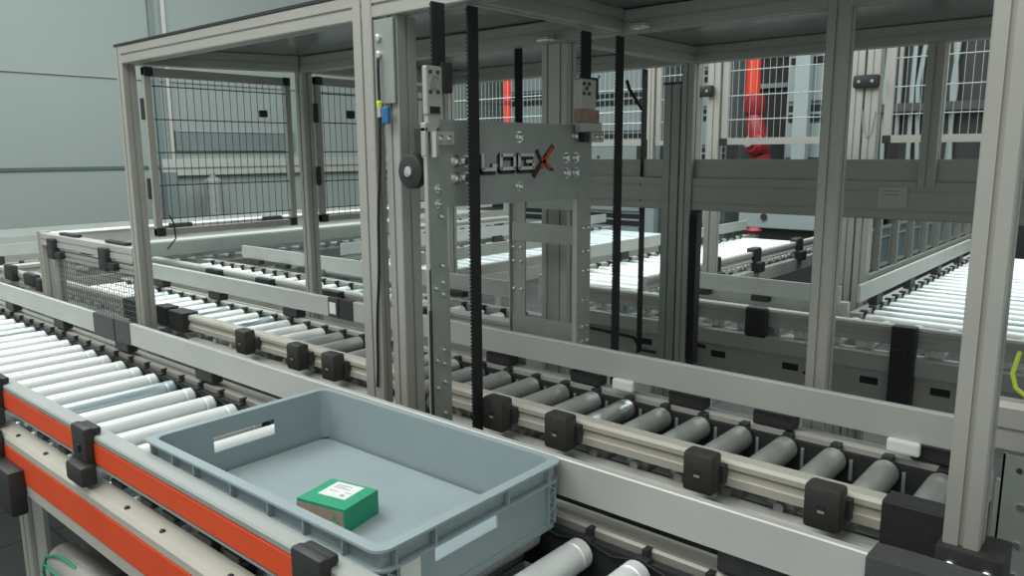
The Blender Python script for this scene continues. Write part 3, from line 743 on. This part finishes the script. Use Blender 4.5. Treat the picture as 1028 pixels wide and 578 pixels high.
# green box
a12 = math.radians(12.5)
gx = thing('small_box', 'small green cardboard box with white label lying in the grey tote', 'box', (-.990, .711, zf))
gx.rotation_euler = (0, 0, a12)
def gbox(name, x0, x1, y0, y1, z0, z1, m):
    b = MB().box(x0, x1, y0, y1, z0, z1); o = b.build(name, m); o.parent = gx; return o
gbox('box_body', -.049, .049, -.042, .042, 0, .041, GREEN)
gbox('box_side', -.0493, .0465, -.0428, -.042, .0008, .0355, CARD)
gbox('box_label', -.030, .026, -.014, .036, .041, .0416, WHITE)
b = MB()
for (u, v, l) in ((-.022, .026, .030), (-.022, .021, .022), (-.022, .016, .034), (.010, .006, .012), (-.022, .004, .020)):
    b.box(u, u+l, v, v+.0016, .0416, .0419)
b.lathe([(.004, 0), (.004, .0003)], (.012, -.004, .0416), (0, 0, 1), 12)
o = b.build('label_print', INK); o.parent = gx
b = MB(); b.prism([(.024, .009), (.030, .004), (.040, .020), (.036, .022), (.030, .011), (.027, .013)], 'y', -.0433, -.0428); b.prism([(.022,.020),(.028,.028),(.034,.022),(.030,.020),(.028,.023),(.025,.019)], 'y', -.0433, -.0428)
o = b.build('box_emblem', GREEN); o.parent = gx

# ------------------------------------------------------------------ right edge things
rb_ = thing('side_bracket', 'perforated steel bracket plate at the lower right edge of the picture', 'bracket', (-.12, 1.33, 0))
b = MB(); b.box(-.158, -.105, 1.30, 1.306, .66, .905); b.box(-.158, -.155, 1.30, 1.312, .66, .905); b.box(-.11, -.10, 1.306, 1.34, 0, .66)
b.build('bracket_plate', STEEL, rb_)
MB().box(-.1655, -.1655+.010, 1.312, 1.32, .66, .86).build('bracket_strip', STEELL, rb_)
for z in (.885,): MB().lathe([(.004, 0), (.004, .001)], (-.136, 1.2995, z), (0, -1, 0), 10).build('hole', GAP, rb_)
for z in (.83, .77, .72): MB().lathe([(.005, 0), (.005, .003)], (-.13, 1.3, z), (0, -1, 0), 10).build('bolt', BOLT, rb_, True)
rr = thing('guide_rail', 'pale guide rail end right of the front right post', 'rail', (-.05, 1.6, 0))
MB().prism([(1.572,.862),(1.572,.898),(1.580,.908),(1.61,.908),(1.62,.898),(1.62,.862)], 'x', -.212, .2).build('top_profile', ALUL, rr)
MB().prism([(1.578,.82),(1.578,.860),(1.61,.860),(1.61,.82)], 'x', -.208, .2).build('lower_profile', ALUL, rr)
post('rail_post', .08, 1.585, 0, .82, rr, .03, .03)
yc = tag(MB().tube([(-.185, 1.585, 1.00), (-.192, 1.582, .96), (-.185, 1.58, .935), (-.165, 1.58, .92), (-.12, 1.585, .912)], .004, 8).build('cable', YEL, None, True), 'yellow-green cable looping down at the right picture edge', 'cable')
mesh_panel('fine bright mesh at the right picture edge behind the front right post', 'y', -.165, 1.78, 2.40, .95, 1.20, .022, tuple(.97+.022*k for k in range(10)), wire=WIREL, corner=False, bar=.012, topbar=False)
bkx = thing('junction_box', 'black box held at the right picture edge', 'box', (-.13, 1.35, 1.05))
MB().cbox(-.137, -.03, 1.30, 1.36, 1.052, 1.115, .006).build('box_body', BLACK, bkx, True)
MB().cbox(-.132, -.03, 1.295, 1.30, 1.060, 1.107, .002).build('box_lid', BLACK2, bkx)
MB().box(-.08, -.04, 1.36, 1.40, 0, 1.10).build('box_stand', ALU, bkx)

# motor unit below the front conveyor
mu = thing('drive_unit', 'metal drive housing with green cable under the front conveyor at lower left', 'drive', (-1.6, .62, 0))
MB().cbox(-1.86, -1.56, .56, .74, .36, .455, .012).build('housing', STEELL, mu, True)
MB().lathe([(.035, 0), (.035, .22), (.03, .23)], (-1.80, .555, .468), (1, 0, 0), 20).build('motor_tube', STEELL, mu, True)
MB().cbox(-1.575, -1.52, .535, .60, .38, .505, .006).build('end_flange', BLACK2, mu)
MB().cbox(-1.60, -1.576, .53, .56, .41, .47, .004).build('connector_block', BLACK, mu)
MB().box(-1.52, -1.16, .56, .70, .44, .45).build('cover_sheet', CREAM, mu)
for x in (-1.85, -1.60): MB().box(x, x+.03, .62, .66, 0, .36).build('housing_leg', ALU, mu)
gc = MB().tube([(-1.84, .53, .38), (-1.83, .52, .44), (-1.80, .52, .485), (-1.75, .525, .505), (-1.70, .53, .505), (-1.66, .54, .49), (-1.64, .55, .47)], .0032, 8); gc.tube([(-1.84, .53, .375), (-1.845, .525, .43), (-1.82, .52, .462), (-1.77, .52, .462), (-1.70, .52, .462), (-1.65, .53, .466)], .0032, 8)
tag(gc.build('cable', GRNC, None, True), 'green cable loops on the drive unit under the front conveyor', 'cable')

# ------------------------------------------------------------------ rear fence and machines
fy = 3.2
def fence_post(x, label, w_=.052, z1=2.05, z0=0, n=1):
    if w_ < .045: z0 = 1.312
    t = thing('fence_post', label, 'post', (x, fy, 0))
    post('profile', x, fy-.02, z0, z1, t, w_, .045, 1, 1, ALUL)
    MB().box(x-.002, x+w_+.002, fy-.03, fy+.035, max(0, z0-.0), z0+.008).build('base_plate', STEEL, t)
    return t
fence_post(-1.700, 'left profile of the double fence post left of the red pipe')
fence_post(-1.605, 'right profile of the double fence post left of the red pipe', .055)
fence_post(-1.012, 'left profile of the double fence post right of the tall middle post', .05)
fence_post(-.955, 'right profile of the double fence post right of the tall middle post', .050)
fence_post(-3.41, 'slim fence post seen above the lift plate', .04)
fence_post(-1.905, 'slim fence post behind the toothed belts', .03)
for x, lab in ((-1.622, 'left of the red pipe'), (-.948, 'right of the tall middle post')):
    t = thing('panel_connector', 'black two-screw connector on the double fence post '+lab, 'connector', (x, fy-.03, 1.6))
    MB().cbox(x-.047, x+.047, fy-.050, fy-.022, 1.585, 1.633, .008).build('connector_body', BLACK, t, True)
    for dx in (-.024, .024): MB().lathe([(.006, 0), (.006, .002)], (x+dx, fy-.050, 1.609), (0, -1, 0), 12).build('screw', BOLT, t, True)
zs = (1.485, 1.585, 1.689, 1.79)
mesh_panel('pale wire mesh fence panel behind the toothed belts', 'x', fy, -3.36, -1.908, 1.380, 2.0, .027, (1.485, 1.538, 1.64, 1.734, 1.84), wire=WIREL, frame=ALUL, bar=.028)
mesh_panel('narrow pale wire mesh fence strip between slim post and double post', 'x', fy, -1.87, -1.705, 1.380, 2.0, .027, (1.485, 1.585, 1.689, 1.79), wire=WIREL, frame=ALUL, bar=.022, corner=False)
mesh_panel('pale wire mesh fence panel in front of the red pipe', 'x', fy, -1.545, -1.020, 1.380, 2.0, .027, zs, wire=WIREL, frame=ALUL, bar=.028)
mesh_panel('pale wire mesh fence panel in front of the dark machine at right', 'x', fy, -.885, -.10, 1.380, 2.0, .027, zs, wire=WIREL, frame=ALUL, bar=.028)

fr = thing('fence_rail', 'pale lower rail running along the fence posts behind the cross beam', 'rail', (-1.6, fy, 0))
MB().box(-3.65, .36, fy+.028, fy+.05, 1.275, 1.312).build('rail_profile', ALUL, fr)
for x in (-3.62, .31): MB().box(x, x+.04, fy+.028, fy+.05, 0, 1.275).build('rail_support', ALU, fr)
# red pipe with robot joint
tag(MB().tube([(-.958, fy-.024, 1.50), (-.952, fy-.024, 1.43), (-.938, fy-.024, 1.398), (-.922, fy-.024, 1.42), (-.912, fy-.024, 1.50)], .0022, 6).build('cable', ALUL, None, True), 'thin pale wire on the double fence post right of the tall middle post', 'cable')
rp = thing('robot_arm', 'red robot arm with bright vertical pipe behind the mesh fence', 'robot', (-3.4, 8.0, 0))
MB().lathe([(.075, 0), (.075, 1.7)], (-3.53, 8.0, 1.90), (0, 0, 1), 20).build('upper_pipe', REDO, rp, True)
MB().lathe([(.07, 0), (.11, .05), (.11, .15), (.08, .22)], (-3.50, 7.95, 1.72), (.25, -.2, .9), 20).build('joint', REDP, rp, True)
MB().lathe([(.07, 0), (.11, .08), (.10, .36), (.07, .44)], (-3.38, 7.92, 1.30), (-.2, 0, .9), 20).build('forearm', REDP, rp, True)
MB().lathe([(.12, 0), (.12, .10), (.09, .14)], (-3.37, 7.86, 1.42), (-.3, -1, .1), 16).build('wrist', REDP, rp, True)
MB().lathe([(.05, 0), (.05, .05), (.03, .06)], (-3.42, 7.72, 1.44), (0, -1, .1), 16).build('wrist_cap', STEELL, rp, True)
MB().lathe([(.15, 0), (.12, .25), (.10, .42)], (-3.38, 7.92, .90), (0, 0, 1), 20).build('shoulder', REDP, rp, True)
MB().lathe([(.19, 0), (.19, .05), (.13, .08), (.12, .90)], (-3.38, 7.92, 0), (0, 0, 1), 24).build('base', BLACK2, rp, True)
rp2 = thing('riser_pipe', 'thin red vertical pipe seen above the lift plate', 'pipe', (-4.87, 5.6, 0))
MB().box(-4.90, -4.84, 5.57, 5.63, 0, 1.32).build('pipe_stand', STEEL, rp2)
MB().lathe([(.035, 0), (.035, 1.6)], (-4.87, 5.6, 1.32), (0, 0, 1), 16).build('pipe', REDO, rp2, True)
for z in (1.58, 1.80): MB().lathe([(.045, 0), (.045, .03)], (-4.87, 5.6, z), (0, 0, 1), 16).build('pipe_clamp', REDP, rp2, True)

def cabinet(label, x0, x1, y0, y1, z1, body, front, rows, gaps=True, group=None, zmin=0.0, dark=False):
    t = thing('machine_cabinet', label, 'cabinet', ((x0+x1)/2, (y0+y1)/2, 0), group)
    MB().box(x0, x1, y0+.03, y1, .10, z1).build('cabinet_body', body, t)
    for x in (x0+.02, x1-.08):
        for y in (y0+.06, y1-.12): MB().box(x, x+.06, y, y+.06, 0, .10).build('cabinet_foot', BLACK, t)
    n = rows; h = (z1-.14)/n
    for k in range(n):
        z = .12 + k*h
        MB().cbox(x0+.02, x1-.02, y0, y0+.03, z+.01, z+h*.62, .006).build('front_panel', front, t)
        MB().box(x0+.03, x1-.03, y0+.012, y0+.032, z+h*.66, z+h*.95).build('slot_recess', GAP, t)
        MB().cbox(x0+.02, x1-.02, y0+.004, y0+.03, z+h*.78, z+h*.83, .003).build('slot_bar', front, t)
        MB().lathe([(.018, 0), (.018, .012)], ((x0*.7+x1*.3), y0, z+h*.38), (0, -1, 0), 12).build('knob', BLACK2, t, True)
    return t
cabinet('pale blue machine cabinet between the red pipe and the tall middle post', -3.25, -2.68, 8.2, 9.0, 3.6, CAB, CAB, 6)
cabinet('pale cabinet tower left of the red pipe', -4.45, -3.95, 8.3, 9.0, 3.6, CAB, CAB, 8)
cabinet('pale cabinet tower behind the toothed belts', -5.95, -5.05, 8.3, 9.2, 3.6, CAB, CAB, 7)
cabinet('pale cabinet behind the gap above the lift plate', -7.3, -6.35, 8.3, 9.2, 3.2, CAB, CAB, 6)
dkb = thing('dark_enclosure', 'dark machine interior between the red pipe and the pale blue cabinet', 'machine', (-3.25, 8.8, 0))
MB().box(-3.75, -3.30, 8.7, 9.4, .05, 3.5).build('enclosure_body', BLACK, dkb)
for z in (2.05, 2.4): MB().box(-3.75, -3.30, 8.64, 8.70, z, z+.05).build('enclosure_bar', CAB, dkb)
for x in (-3.7, -3.4): MB().box(x, x+.06, 8.8, 8.9, 0, .05).build('enclosure_foot', BLACK2, dkb)
for k, (x, lab) in enumerate(((-3.02, 'pale steel column just right of the red pipe'), (-3.98, 'pale steel column just left of the red pipe'), (-4.75, 'pale steel column behind the mesh fence near the belts'), (-6.15, 'pale steel column seen above the lift plate'))):
    t = thing('steel_column', lab, 'column', (x, 8.05, 0))
    MB().box(x-.07, x+.07, 8.0, 8.1, .02, 3.6).build('shaft', CAB, t); MB().box(x-.1, x+.1, 7.96, 8.14, 0, .02).build('base_plate', STEEL, t)
mt = thing('rack_machine', 'dark machine with hanging grey hoses behind the right fence panel', 'machine', (-.9, 8.4, 0))
MB().box(-2.62, .9, 8.4, 9.2, .05, 3.6).build('machine_body', BLACK, mt)
for k in range(22):
    x = -2.55 + k*.13 + random.uniform(-.03, .03)
    x2 = x + random.uniform(-.12, .12)
    MB().tube([(x, 8.37, 3.4), (x+(x2-x)*.3, 8.33, 2.6), (x2, 8.34, 1.95), (x+(x2-x)*.6, 8.36, 1.25)], .022, 8).build('hose', CAB if k % 3 else STEEL, mt, True)
MB().box(-2.60, .9, 8.25, 8.40, 1.72, 1.80).build('machine_ledge', BLACK2, mt)
for x in (-2.5, .8): MB().box(x, x+.06, 8.5, 8.6, 0, .05).build('machine_foot', BLACK2, mt)
pc = thing('base_machine', 'pale blue machine skirt with dark shadow gap beyond the middle conveyor', 'machine', (-2.5, 7.1, 0))
MB().cbox(-3.13, -1.95, 6.9, 7.45, .655, 1.26, .01).build('skirt_panel', CAB, pc)
MB().box(-3.10, -2.0, 7.0, 7.4, 0, .655).build('shadow_gap_block', BLACK, pc)  # black block stands in for the shade under the skirt
MB().lathe([(.03, 0), (.03, .02)], (-2.88, 6.9, .76), (0, -1, 0), 12).build('knob', BLACK, pc, True)
rl = thing('stop_button', 'red cap low beyond the middle bright conveyor', 'button', (-2.44, 5.66, 0))
MB().lathe([(.05, 0), (.06, .02), (.04, .04)], (-2.44, 5.66, .74), (0, 0, 1), 16).build('cap', REDP, rl, True)
MB().box(-2.47, -2.41, 5.63, 5.69, 0, .74).build('stand', STEEL, rl)

# bin rack along the right conveyor
rk = thing('bin_rack', 'dark rack holding a row of grey-blue bins along the right conveyor', 'rack', (-1.45, 5.6, 0))
MB().box(-1.50, -1.30, 4.35, 7.9, .40, .655).build('rack_body', BLACK, rk)
MB().box(-1.30, -1.27, 4.35, 7.9, .640, .665).build('rack_edge', ALU, rk)
MB().box(-1.50, -1.485, 4.35, 7.9, .655, 1.02).build('rack_back', BLACK, rk)
MB().box(-1.50, -1.28, 4.35, 7.9, 1.00, 1.02).build('rack_top', BLACK2, rk)
for k in range(10): MB().box(-1.34, -1.28, 4.38+k*.36-.018, 4.38+k*.36+.018, .665, 1.0).build('rack_upright', ALU, rk)
for y in (4.4, 7.8):
    for x in (-1.48, -1.36): MB().box(x, x+.04, y, y+.04, 0, .40).build('rack_leg', ALU, rk)
binlab = ['nearest grey-blue bin in the dark rack', 'second nearest grey-blue bin in the dark rack', 'third nearest grey-blue bin in the dark rack', 'fourth nearest grey-blue bin in the dark rack',
          'fifth nearest grey-blue bin in the dark rack', 'sixth nearest grey-blue bin in the dark rack', 'seventh nearest grey-blue bin in the dark rack', 'eighth nearest grey-blue bin in the dark rack', 'farthest grey-blue bin in the dark rack']
b0 = None
for k in range(9):
    y = 4.38 + .36*k + .18
    if b0 is None:
        b0 = thing('storage_bin', binlab[0], 'bin', (-1.5, y, .657), 'bins in the dark rack')
        b = MB(); b.box(-1.475, -1.325, y-.14, y+.14, .665, .675); b.box(-1.335, -1.325, y-.14, y+.14, .675, .90); b.box(-1.475, -1.465, y-.14, y+.14, .675, .90); b.box(-1.465, -1.335, y-.14, y-.13, .675, .90); b.box(-1.465, -1.335, y+.13, y+.14, .675, .90)
        parts = [b.build('bin_body', BIN, b0)]
        b = MB(); b.box(-1.325, -1.312, y-.15, y+.15, .895, .915); b.box(-1.325, -1.316, y-.15, y-.135, .665, .895); b.box(-1.325, -1.316, y+.135, y+.15, .665, .895); b.box(-1.325, -1.316, y-.135, y+.135, .665, .685); b.box(-1.325, -1.314, y-.135, y+.135, .84, .848)
        parts.append(b.build('bin_rim', CAB, b0))
    else:
        r = b0.copy(); col.objects.link(r); r.location = (-1.5, y, .657); r['label'] = binlab[k]
        for p in parts:
            c = p.copy(); col.objects.link(c); c.parent = r; c.matrix_parent_inverse = p.matrix_parent_inverse.copy()

# far left wall features
wb = thing('wall_cabinet', 'low blue-grey band panel on the left wall behind the mesh', 'panel', (-7.9, 4.4, 1.4))
MB().cbox(-8.0, -7.96, 3.92, 5.35, 1.39, 1.60, .006).build('panel_body', BLUEG, wb)
MB().box(-7.96, -7.95, 3.95, 5.32, 1.592, 1.60).build('panel_edge', ALUL, wb)
wbm = thing('wall_duct', 'pale horizontal duct along the left wall behind the mesh', 'duct', (-7.9, 4.8, 1.1))
MB().box(-8.0, -7.94, 3.75, 7.5, 1.14, 1.31).build('duct_body', ALUL, wbm)
MB().box(-7.94, -7.93, 3.75, 7.5, 1.215, 1.225).build('duct_seam', BLUEG, wbm)
for (y, lab) in ((4.18, 'slim grey canister standing by the left wall'),):
    t = thing('gas_canister', lab, 'canister', (-7.75, y, 0))
    MB().lathe([(.09, .0), (.09, 1.08), (.07, 1.10), (.04, 1.12)], (-7.75, y, 0), (0, 0, 1), 20).build('canister_body', STEEL, t, True)
    MB().lathe([(.03, 0), (.03, .04)], (-7.75, y, 1.12), (0, 0, 1), 12).build('valve', STEEL, t, True)
t = thing('steel_column', 'blue-grey column on the left wall behind the mesh panel', 'column', (-7.75, 3.72, 0))
MB().box(-7.8, -7.7, 3.66, 3.78, .02, 1.18).build('shaft', BLUEG, t); MB().box(-7.83, -7.67, 3.62, 3.82, 0, .02).build('base_plate', STEEL, t)

# ------------------------------------------------------------------ lights
def area(name, loc, sx, sy, power, rot=(0, 0, 0), color=(1, 1, 1)):
    l = bpy.data.lights.new(name, 'AREA'); l.shape = 'RECTANGLE'; l.size = sx; l.size_y = sy; l.energy = power; l.color = color
    o = bpy.data.objects.new(name, l); col.objects.link(o); o.location = loc; o.rotation_euler = rot; return o
COOL = (.90, 1.0, .99)
area('hall_light_back', (-1.2, 5.6, 4.6), 6.0, 3.5, 250, color=COOL)
area('hall_light_left', (-4.6, 1.8, 4.6), 3.5, 5.0, 280, color=COOL)
area('hall_light_front', (-1.5, -.7, 3.6), 4.0, 1.4, 85, rot=(.35, 0, 0), color=(1, .99, .95))
wd = bpy.data.worlds.new('world'); scn.world = wd; wd.use_nodes = True
bg = wd.node_tree.nodes['Background']; bg.inputs['Color'].default_value = (.88, .955, .92, 1); bg.inputs['Strength'].default_value = .56

# ------------------------------------------------------------------ camera
cam = bpy.data.cameras.new('camera'); co = bpy.data.objects.new('camera', cam); col.objects.link(co); scn.camera = co
cam.sensor_fit = 'HORIZONTAL'; cam.sensor_width = 36; cam.lens = 776.2/1028*36; cam.clip_start = .02; cam.clip_end = 60
yw, pt, rl_ = -.71102, .17266, .0061
f = Vector((math.sin(yw)*math.cos(pt), math.cos(yw)*math.cos(pt), -math.sin(pt)))
rt = Vector((math.cos(yw), -math.sin(yw), 0)); dn = f.cross(rt)
rt2 = rt*math.cos(rl_) + dn*math.sin(rl_); dn2 = -rt*math.sin(rl_) + dn*math.cos(rl_)
M = Matrix((( rt2.x, -dn2.x, -f.x, 0), (rt2.y, -dn2.y, -f.y, 0), (rt2.z, -dn2.z, -f.z, 1.35), (0, 0, 0, 1)))
co.matrix_world = M
scn.view_settings.view_transform = 'Standard'; scn.view_settings.look = 'None'
scn.view_settings.exposure = -0.13; scn.view_settings.gamma = 1.0
try: scn.view_settings.use_curve_mapping = False
except Exception: pass
